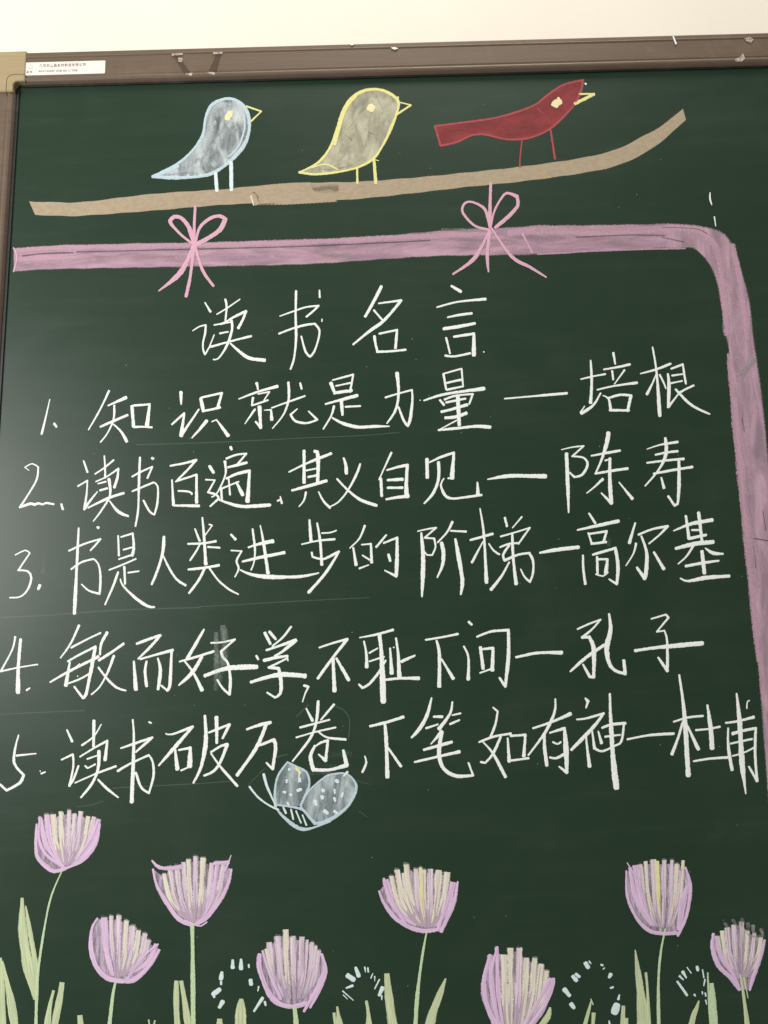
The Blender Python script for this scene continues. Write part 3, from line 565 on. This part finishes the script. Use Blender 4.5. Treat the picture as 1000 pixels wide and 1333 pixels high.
# --- bows
def bow(label, ox, oy, specs):
    LAYER[0] = 0.0005
    r = empty('bow_drawing', board, label)
    for nm, sp in zip(('string', 'loop', 'loop', 'tail', 'tail', 'tail'), specs):
        draw(nm, 'pink', r, ox, oy, 5, sp)
bow('pink chalk ribbon bow hanging from the branch below the blue bird', 200, 240,
    ['15,20,20 272 145 266 260 266 385', '14,20,30,26 265 395 180 330 115 258 110 235 135 212 180 220 230 280 265 385', '14,22,32,28 275 385 300 285 370 222 430 207 468 228 430 300 340 360 275 395', '22,34,10 262 400 180 570 35 695', '22,20 262 420 240 600 212 730', '16,24,16 270 400 320 560 390 662'])
bow('pink chalk ribbon bow hanging from the branch below the red bird', 570, 220,
    ['17,24,18 345 95 340 250 342 380', '20,16,16,22 335 398 240 370 165 290 165 240 195 215 250 225 310 270 340 380', '9,16,26,22 347 375 370 270 430 170 465 160 515 180 520 240 460 310 375 382', '12,26,14 335 405 240 580 100 685', '24,26,10 338 410 322 560 330 670', '14,16,26,10 348 385 480 570 600 640 705 705'])
# --- birds
LAYER[0] = 0.0001
def bird(label, ox, oy, s_, fill, line, out, w_, beak, beakm, eye, eyem, legs, legm, extra=None, rubs=()):
    LAYER[0] = 0.0001
    r = empty('bird_drawing', board, label)
    P = outline(out, ox, oy, s_)
    c = Chalk(); c.poly(P, 0.00006); c.make('body', fill, r)
    for rm_, sp_ in rubs: draws('rub_streak', rm_, r, ox, oy, s_, sp_)
    draw('outline', line, r, ox, oy, s_, [w_ + ' ' + out] + (extra or []))
    draw('beak', beakm, r, ox, oy, s_, beak)
    draw('eye', eyem, r, ox, oy, s_, eye)
    for l in legs: draw('leg', legm, r, ox, oy, s_, l)
bird('grey-blue chalk bird with a long pointed tail, leftmost on the branch', 180, 110, 5, 'bluefill', 'blue',
     '95 600 240 528 350 435 418 335 436 240 452 180 490 125 580 92 650 110 700 160 722 230 720 310 690 395 610 490 500 570 400 598 250 608 95 600', '24,20,24,26,28,24,26',
     '13 705 142 802 176;13 802 176 735 240', 'yellow', '38,40 598 192 582 212;16 612 175 600 195;22 572 222 590 226', 'eyecream',
     ['20,26 500 580 512 692'.replace('500', '505'), '24 605 510 607 688'], 'bluewhite', ['14 690 200 692 290 655 400 590 470', '12,22 110 600 200 565 260 532', '10 690 145 710 190'],
     [('rub_blue', '50 470 200 455 320 400 420 300 520;70 620 330 590 420 500 510;60 560 300 480 420 440 470;40 180 590 330 560 430 565;50 540 140 620 130 680 200 690 320;40 500 250 480 350'), ('rub_grey', '30 530 160 520 280 530 340;26 420 480 410 520 440 570;24 330 575 200 588;30 640 300 600 330;24 560 110 600 112')])
bird('pale yellow chalk bird with a round head, in the middle of the branch', 370, 100, 5, 'yellowfill', 'yellow',
     '100 622 220 560 300 460 350 330 380 230 430 150 510 95 600 82 680 105 742 158 735 230 690 350 640 450 580 535 480 590 350 620 200 635 100 622', '14,24,26,22,20,16,20',
     '10 745 165 822 184;17 824 186 735 245', 'yellow', '54 564 202 572 206', 'eyecream',
     ['18 475 590 477 694', '22,24 585 540 597 692'], 'yellow', ['12 742 132 742 165', '8 575 535 615 547', '12 180 592 270 570 350 605', '26,10 330 440 370 300 410 200 470 130'],
     [('rub_yellow', '50 560 300 440 440 320 560;60 600 330 560 430 520 520;50 430 200 420 330 380 430;50 680 180 670 300 620 400;40 520 130 620 120;36 250 590 360 560 470 550;40 500 250 440 330'), ('rub_grey', '12 550 360 580 375 620 385;12 400 380 440 410;16 700 130 720 190;12 600 125 640 210;16 220 605 340 600 440 575;12 430 330 490 240 530 200')])
bird('dark red chalk bird with a square tail, rightmost on the branch', 550, 90, 4, 'redfill', 'red',
     '65 298 200 280 320 265 440 240 580 190 660 130 740 80 838 58 820 130 780 200 680 300 600 345 520 365 430 365 330 342 260 345 180 380 95 400 65 298', '13',
     '12 818 130 892 130;22,18 892 132 795 180', 'yellow', '38,30 690 178 715 172;16 708 152 712 180;18 678 184 700 195', 'eyecream',
     ['8,7,11 518 375 508 470 508 510', '10,16 668 320 690 468'], 'red', ['6 600 205 628 232'],
     [('rub_red', '40 350 290 480 290 620 230;36 640 200 720 130 790 90;40 120 320 200 310 270 320;30 450 340 560 325 650 290'), ('rub_grey', '12 790 75 810 100;14 240 285 330 280;10 430 320 540 300')])
draw('chalk_speck', 'white', board, 550, 90, 4, '10 848 76')
# --- butterfly
LAYER[0] = 0.0001
bf = empty('butterfly_drawing', board, 'pale blue chalk butterfly with dotted wings above the tulips')
bw = ('245 445 240 350 260 250 322 160 380 190 445 225 465 300 440 370 408 445', '410 440 460 350 550 270 600 243 700 235 758 285 768 345 720 440 640 510 560 550 500 560 410 455')
dots = (['15 332 205 335 214;15 318 278 316 292;16 295 354 308 357;18 340 370 346 375;14 322 425 330 438;14 402 265 405 285;22 390 345 410 338;10 400 220 395 290'],
        ['24 552 342 556 348;24 547 385 550 395;26 502 415 508 435;22 640 280 650 290;14 628 340 630 362;18 628 395 632 412;16 682 362 675 385;26 565 480 582 492;20 628 480 642 490;16 690 250 712 225'])
for o_, d_, fw, lab in zip(bw, dots, ('24,16,14,18,16', '14,16,14,24,28,18'), ('left wing', 'right wing')):
    c = Chalk(); c.poly(outline(o_, 310, 960, 5), 0.00006 if lab[0] == 'l' else 0.00009); c.make('wing', 'wingfill', bf)
    draw('wing_outline', 'blue', bf, 310, 960, 5, fw + ' ' + o_)
    draw('wing_spots', 'bluewhite', bf, 310, 960, 5, d_[0])
draw('yellow_fleck', 'eyecream', bf, 310, 960, 5, '16 378 200 405 230')
draw('body', 'blue', bf, 310, 960, 5, '14,18,14 260 440 340 450 420 470 470 520 512 560;14,30,30,16 250 462 300 520 380 582 440 598 505 582;16 505 582 600 545')
draw('body_stripe', 'bluewhite', bf, 310, 960, 5, '13 295 455 312 492'); draw('body_stripe', 'bluewhite', bf, 310, 960, 5, '12 345 468 360 532')
draw('body_stripe', 'bluewhite', bf, 310, 960, 5, '11 378 478 410 555'); draw('body_stripe', 'bluewhite', bf, 310, 960, 5, '11 420 505 445 570')
draw('antenna', 'bluewhite', bf, 310, 960, 5, '13,12,15 75 320 130 388 200 440 262 470'); draw('antenna', 'bluewhite', bf, 310, 960, 5, '20,14,9 168 240 190 320 250 452')
# --- tulips
CM_ = {'l': 'lilac', 'p': 'pale', 'c': 'cream', 'y': 'yellow', 'r': 'lilac_rub', 'k': 'pink'}
def tulip(label, ox, oy, s_, base, tips, left, right, stem, spread=0.10, stemm='green'):
    LAYER[0] = 0.0001
    r = empty('tulip_drawing', board, label)
    head = r
    bx, by = base
    # chalk dust rubbed between the strokes
    xs = [t[0] for t in tips]; ys = [t[1] for t in tips]
    P = [(ox+t[0]/s_, oy+(t[1]+26)/s_) for t in sorted(tips)]
    ll = [float(q) for q in left.split(';')[0].split()[1:]]; rl = [float(q) for q in right.split(';')[0].split()[1:]]
    lp = list(zip(ll[0::2], ll[1::2])); rp = list(zip(rl[0::2], rl[1::2]))
    P = [(ox+x/s_, oy+y/s_) for x, y in lp][::-1] + P + [(ox+x/s_, oy+y/s_) for x, y in rp]
    c = Chalk(); c.poly(P, 0.00005); c.make('rubbed_ground', 'petal_ground', head)
    order = sorted(tips, key=lambda t: -abs(t[0]-bx) + random.uniform(-20, 20))
    for t in order:
        x, y, col = t[0], t[1], t[2]; w_ = t[3] * 0.92
        x += random.uniform(-3, 3); ex = bx + (x-bx)*spread + random.uniform(-5, 5); ey = by - abs(x-bx)*0.05
        cx = x + (ex-x)*0.24; cy = y + (ey-y)*0.52; mx = x + (ex-x)*0.60; my = y + (ey-y)*0.80
        draw('petal', CM_[col], head, ox, oy, s_, f'{w_*1.12},{w_*1.22},{w_*1.02},{w_*0.55} {x} {y} {cx} {cy} {mx} {my} {ex} {ey}', cap=False)
        if random.random() < 0.5: draw('end_mark', 'greyrub', head, ox, oy, s_, f'{w_*.5} {x-w_*.25} {y-5} {x+w_*.25} {y-3}')
        if col != 'l':
            for _k in range(2):
                dx = random.uniform(-.35, .35)*w_; q = random.uniform(.3, .6); draw('petal', random.choice(['cream', 'highlight', 'highlight']), head, ox, oy, s_, f'{w_*.3},{w_*.24},{w_*.1} {x+dx} {y+random.uniform(-3,12)} {x+dx+(ex-x)*q*.45} {y+(ey-y)*q}', cap=False)
            q = random.uniform(0.35, 0.62); draw('petal', 'lilac_rub', head, ox, oy, s_, f'{w_*.35},{w_*.8},{w_*.55} {x+(ex-x)*q*.5} {y+(ey-y)*q} {mx+random.uniform(-4,4)} {my} {ex} {ey}')
        if random.random() < 0.4:      # a second pull of another stick over the same petal
            dx = random.uniform(-5, 5); col2 = 'p' if col == 'l' else 'r' if random.random() < .5 else 'c'
            draw('petal', CM_[col2], head, ox, oy, s_, f'{w_*.4},{w_*.35},{w_*.2} {x+dx} {y+20} {cx+dx} {cy} {mx} {my}', cap=False)
    for sp in (left+';'+right).split(';'):
        t = sp.split(); t[0] = ','.join(str(float(q)*.85) for q in t[0].split(',')); draw('petal', 'lilac', head, ox, oy, s_, ' '.join(t))
    for sp in stem.split(';'): draw('stem', stemm, r, ox, oy, s_, sp)
    return r
M['highlight'] = chalk('white_yellow_chalk', (0.90, 0.86, 0.76), (0.80, 0.72, 0.66), 0.8, 0.8, streak=4)
M['petal_ground'] = smear('rubbed_petal_chalk', (0.68, 0.53, 0.67), 0.30, 0.85, (5.0, 1, 0.6), 0, 44, False, (0.46, 0.36, 0.46))
tulip('pink and cream chalk tulip at the far left, just under the last line of writing', 0, 1040, 5, (430, 430),
      [(265,120,'l',30),(305,100,'l',36),(345,100,'c',40),(400,80,'c',36),(455,72,'p',30),(490,95,'p',34),(528,80,'p',32),(578,112,'c',28),(614,115,'p',30),(645,130,'l',32)],
      '14,28,40,34 240 165 236 300 250 385 330 460 375 468 428 450;20,26,26 262 120 255 250 300 360 410 438', '16,30,34,20 652 165 625 290 540 395 440 448;20,26,20 640 140 590 260 500 390', '9,14,18,26 408 462 340 620 300 790 255 1080 240 1300 235 1560', 0.2)
tulip('tilted chalk tulip with a ragged fringe, low at the left, leaning right', 0, 1173, 5, (765, 490),
      [(682,105,'l',44),(722,95,'p',30),(775,92,'p',34),(822,125,'c',34),(868,160,'p',44),(905,190,'c',34),(945,210,'p',34),(968,250,'p',36),(1020,278,'l',30)],
      '16,36,46,40 636 112 600 180 596 310 630 425 700 498 800 520', '20,34,40,34 1038 318 990 400 930 465 860 518 790 518;16,26,24 1030 280 950 345 880 430 830 510', '12,26,34 758 512 735 620 705 900', 0.28)
tulip('wide chalk tulip with a flared pink rim, second tall one from the left', 150, 1090, 5, (520, 550),
      [(318,235,'c',30),(355,190,'p',34),(400,180,'p',34),(445,160,'p',32),(480,142,'c',34),(526,122,'p',36),(572,132,'c',38),(628,165,'p',32),(668,158,'l',30),(706,160,'p',34)],
      '18,30,40,34 248 208 272 310 340 430 415 530 505 568;14,34,40,36 242 152 292 196 380 198 425 190', '18,28,40,34 758 208 738 300 680 415 600 515 530 560;8,14,26 755 116 738 165 715 215;34 650 168 735 162;14 520 568 560 575 598 550', '24,28,34 503 565 506 800 510 1260', 0.22)
tulip('short chalk tulip between two rings of blue dashes, left of centre', 290, 1180, 5, (470, 600),
      [(300,232,'p',38),(285,275,'c',30),(358,192,'p',42),(410,148,'c',38),(460,190,'p',38),(515,195,'p',38),(552,215,'p',20),(580,232,'p',26),(606,255,'p',26),(628,285,'p',28)],
      '36,46,44,40 240 315 240 400 290 540 350 620 440 650 540 630;20,24,22 262 290 300 420 380 600', '24,34,34,20 645 310 668 420 620 560 570 655;26,34,20 655 430 610 540 530 680', '28,32,36 468 650 478 760 480 900', 0.42)
tulip('chalk tulip standing alone near the middle of the bottom row', 440, 1110, 5, (585, 485),
      [(310,175,'l',44),(345,150,'c',32),(385,110,'c',40),(425,130,'c',30),(445,75,'c',44),(510,105,'p',40),(535,95,'y',26),(560,110,'c',30),(605,105,'p',42),(655,112,'c',44),(714,125,'c',42),(748,190,'l',38)],
      '18,34,38,34 268 250 305 335 380 430 470 485 560 508 640 500;26,34,28 300 170 340 300 440 460', '18,30,42,38 780 190 752 330 672 508;24,28 745 200 700 350 650 500', '11,18,26,34 580 500 545 700 515 950 500 1230', 0.26)
tulip('large fat chalk tulip cut by the lower edge, right of centre', 600, 1200, 5, (330, 720),
      [(192,215,'l',36),(282,212,'c',48),(235,165,'l',28),(325,168,'c',40),(378,168,'p',44),(428,232,'c',42),(480,235,'c',42),(522,272,'c',42),(558,318,'c',40),(578,370,'l',34)],
      '26,40,44,44 190 218 155 350 150 470 185 580 240 700;24,26,30 238 165 205 290 195 420 240 640', '34,36,40,36 602 372 588 440 530 560 440 690;28,30 580 372 500 520 400 690', '30 330 720 330 800', 0.42)
tulip('tall narrow chalk tulip with cream stripes, right of the large one', 770, 1100, 5, (470, 535),
      [(252,145,'l',30),(285,130,'l',38),(320,125,'p',28),(350,105,'c',26),(400,92,'p',42),(432,102,'y',26),(470,97,'p',34),(522,97,'p',32),(556,122,'c',32),(598,98,'c',26),(590,165,'l',40)],
      '14,22,32,30 226 168 232 330 290 470 370 552 460 575 550 572;8,14 232 115 290 210', '16,30,30,20 612 145 642 270 620 450 562 588;30,60,40 620 270 590 400 570 540', '12,18,24 480 545 450 700 435 900 438 1240', 0.34)
tulip('chalk tulip with rubbed grey petals at the far right', 880, 1180, 8.333, (700, 780),
      [(500,260,'c',52),(450,320,'c',40),(555,225,'p',60),(630,195,'p',60),(710,160,'r',64),(775,260,'c',54),(850,290,'p',54),(925,330,'c',52)],
      '50,60,70,50 405 300 395 450 460 640 590 770 685 895;40,60,60,30 430 330 480 520 600 700 680 860', '30,50,60,30 960 365 915 560 835 770 800 905', '22,34,50,60 700 740 730 950 770 1275 780 1400;26,10 740 780 780 990', 0.2, 'leaf')
draws('end_mark', 'greyrub', board, 880, 1180, 8.333, '50 780 190 780 250;50 835 215 838 270;50 925 250 935 285;40 530 185 560 215;50 620 150 645 190;50 715 140 710 200;30,40 745 270 820 320 940 320', 'grey rubbed chalk ends on the rightmost tulip')
# --- leaves
def leaf(specs, ox, oy, s_, label, mat='leaf'):
    LAYER[0] = 0.0001; r = empty('leaf_drawing', board, label)
    for sp in specs.split(';'): draw('leaf', mat, r, ox, oy, s_, sp, cap=False)
leaf('20,60,70,30 145 -22 150 200 185 420 232 640;10,34,34,16 168 30 205 250 232 420 238 560', 0, 1173, 5, 'pair of long pale green chalk leaves joining the stem of the far left tulip')
leaf('18,34,44,44 5 368 15 600 22 880;14,40,60,66 15 390 70 640 110 900', 0, 1173, 5, 'two pale green chalk leaves in the bottom left corner')
leaf('18,34,50 350 580 322 700 300 880;36,40,56 405 528 392 620 345 860', 0, 1173, 5, 'two blunt pale green chalk leaves right of the far left stem')
leaf('30,44 520 742 530 860', 0, 1173, 5, 'tiny green chalk leaf tip at the bottom edge')
leaf('28,40,46 400 932 398 1080 408 1260;24,40,46 430 932 455 1080 480 1260', 150, 1090, 5, 'two green chalk leaves left of the wide tulip stem')
leaf('10,12 218 1185 228 1250;12 260 1190 245 1250', 150, 1090, 5, 'small forked green leaf tip at the bottom edge')
leaf('34,44 680 1180 680 1260;26,60,84,90 822 1050 818 1120 815 1260', 150, 1090, 5, 'pale green chalk leaves under the left ring of dashes')
leaf('14,40,80 745 650 752 700 770 860;20 725 690 735 800', 290, 1180, 5, 'ragged green chalk leaf below the middle ring of dashes', 'leaf')
leaf('18,30,70 935 612 948 700 955 860', 290, 1180, 5, 'pointed green chalk leaf below the middle ring of dashes')
leaf('38,50,66,80 318 785 328 900 345 1040 375 1230', 440, 1110, 5, 'wide green chalk leaf left of the lone middle tulip')
leaf('10,50,64,60 702 818 660 930 615 1050 570 1230', 440, 1110, 5, 'tapering green chalk leaf right of the lone middle tulip')
leaf('12,46,40 582 555 565 620 500 700', 600, 1200, 5, 'short green chalk leaf beside the large tulip')
leaf('9,24,26 850 508 835 570 800 700;24 865 590 858 700;8 845 500 862 540', 600, 1200, 5, 'two thin green chalk leaves under the right ring of dashes')
leaf('9,44,70,84 285 682 300 800 322 980 345 1240;16,20,26 354 828 366 960 378 1240', 770, 1100, 5, 'yellow-green chalk leaves left of the tall narrow tulip')
leaf('24,34 208 1045 200 1240;26 228 1125 226 1240', 770, 1100, 5, 'small pale leaves left of the tall narrow tulip')
leaf('8,34,50,50 700 1012 682 1070 665 1110 635 1240', 770, 1100, 5, 'curled green chalk leaf left of the far right tulip')
leaf('18,28,34 345 715 352 880 385 1400;50,70,90 385 830 400 1000 430 1400', 880, 1180, 8.333, 'upright green chalk leaves beside the far right ring of dashes', 'green')
# --- rings of dashes
def ring(label, groups):
    LAYER[0] = 0.0003; r = empty('dashed_ring_drawing', board, label)
    for ox, oy, s_, sp in groups:
        for q in sp.split(';'):
            t = q.split(); w_ = float(t[0].split(',')[0])
            if ',' not in t[0]: q = ' '.join([f'{w_*random.uniform(.3,.8)},{w_},{w_*random.uniform(.25,.8)}'] + t[1:])
            draw('dash', 'bluewhite', r, ox, oy, s_, q)
ring('ring of light blue chalk dashes left of the short tulip', [(150, 1090, 5, '16,32 766 800 765 845;14,34 820 795 820 852;22,28 695 880 690 920;18,14 690 940 690 955;34,26 640 1020 680 990;26 635 1010 645 1038;30,24 700 1070 680 1105;30,24 882 930 885 955;26 935 970 930 998;20,16 960 1045 905 1130;24 975 1070 980 1092'), (150, 1090, 5, '18 870 828 872 845')])
ring('ring of light blue chalk dashes right of the short tulip', [(290, 1180, 5, '36,34 815 450 850 475;18,30 866 398 885 450;26 925 395 930 425;24 945 400 948 425;24 805 530 845 515;15 782 550 850 610;13 785 575 812 602;16 978 435 965 465;13 990 455 990 485'), (440, 1110, 5, '26 270 825 240 885;28,24 290 880 270 925;13 286 930 285 955')])
ring('sparse ring of light blue chalk dots between the two right tulips', [(600, 1200, 5, '26 835 255 845 270;34,26 812 270 828 295;24 912 278 922 282;20 935 300 925 308;24,20 975 342 965 360;26 975 430 990 425;28,24 730 355 752 380;24,20 750 340 770 356;30,28 675 440 705 478;30,24 718 535 735 558'), (770, 1100, 5, '24 182 975 175 1002;50,44 165 1045 150 1085;20 115 1145 118 1165')])
ring('ring of thick light blue chalk dashes between the two rightmost tulips', [(880, 1180, 8.333, '26 120 660 165 722;34,30 230 655 237 690;30 288 685 302 770;26 314 790 302 858;40,20 75 710 110 770;36 40 755 78 792;28,26,26 15 815 70 890 118 960;38 200 955 210 972;34 285 925 288 950;32 318 940 324 970;26 322 1015 332 1058')])
# --- old traces on the slate
LAYER[0] = 0.00004
tr = empty('old_chalk_traces', board, 'faint wiped chalk lines and smudges left from earlier writing')
draws('ghost_line', 'ghost', tr, 0, 0, 1, '1.4 178 579 280 576 398 570;1.3 398 570 470 567 520 563')
draws('ghost_line', 'ghost', tr, 0, 0, 1, '1.6 0 804 60 801 160 794 260 791;1.3 260 790 380 783 480 778')
draws('ghost_line', 'ghost', tr, 0, 0, 1, '1.4 0 930 60 927 110 925')
draws('ghost_line', 'ghost', tr, 0, 0, 1, '1.4 146 1026 200 1023 260 1020 300 1017')
draws('ghost_line', 'ghost', tr, 0, 0, 1, '1.2 100 1050 118 1048 135 1043;1.0 415 1001 480 1021;1.2 467 1056 478 1063;1.2 323 1022 345 1000')
draws('ghost_line', 'ghost', tr, 290, 905, 5, '9 740 75 790 100 825 160 820 280;8 560 60 480 140;10 320 410 420 385')
draws('smudge', 'haze', tr, 0, 0, 1, '5 57 721 56 745')
draws('smudge', 'smudge', tr, 160, 800, 5, '40,46,40 608 130 612 300 605 480', 'rubbed smear through a character of line four')
draws('smudge', 'smudge', tr, 160, 800, 5, '55,60,60,50 655 90 665 200 650 330 625 430')
draws('smudge', 'haze', tr, 290, 905, 5, '50 620 400 820 380;40 620 450 760 470;40 690 500 560 510')
draws('smudge', 'haze', tr, 695, 660, 5, '40 490 210 488 240')
draw('chalk_tick', 'white', board, 750, 230, 4, '5,9,6 698 84 697 115 706 146', 'upper white chalk tick above the bend of the pink border')
draw('chalk_tick', 'white', board, 750, 230, 4, '8,4 720 210 727 258', 'lower white chalk tick above the bend of the pink border')
sp = Chalk()
for k in range(70):
    x, y = random.uniform(20, 990), random.uniform(130, 1330); LAYER[0] = 0.00004
    sp.ribbon([(x, y, random.uniform(.6, 1.1)), (x+random.uniform(-1, 1), y+random.uniform(-1, 1), .7)])
o = sp.make('chalk_specks', 'faint', board); o['kind'] = 'stuff'
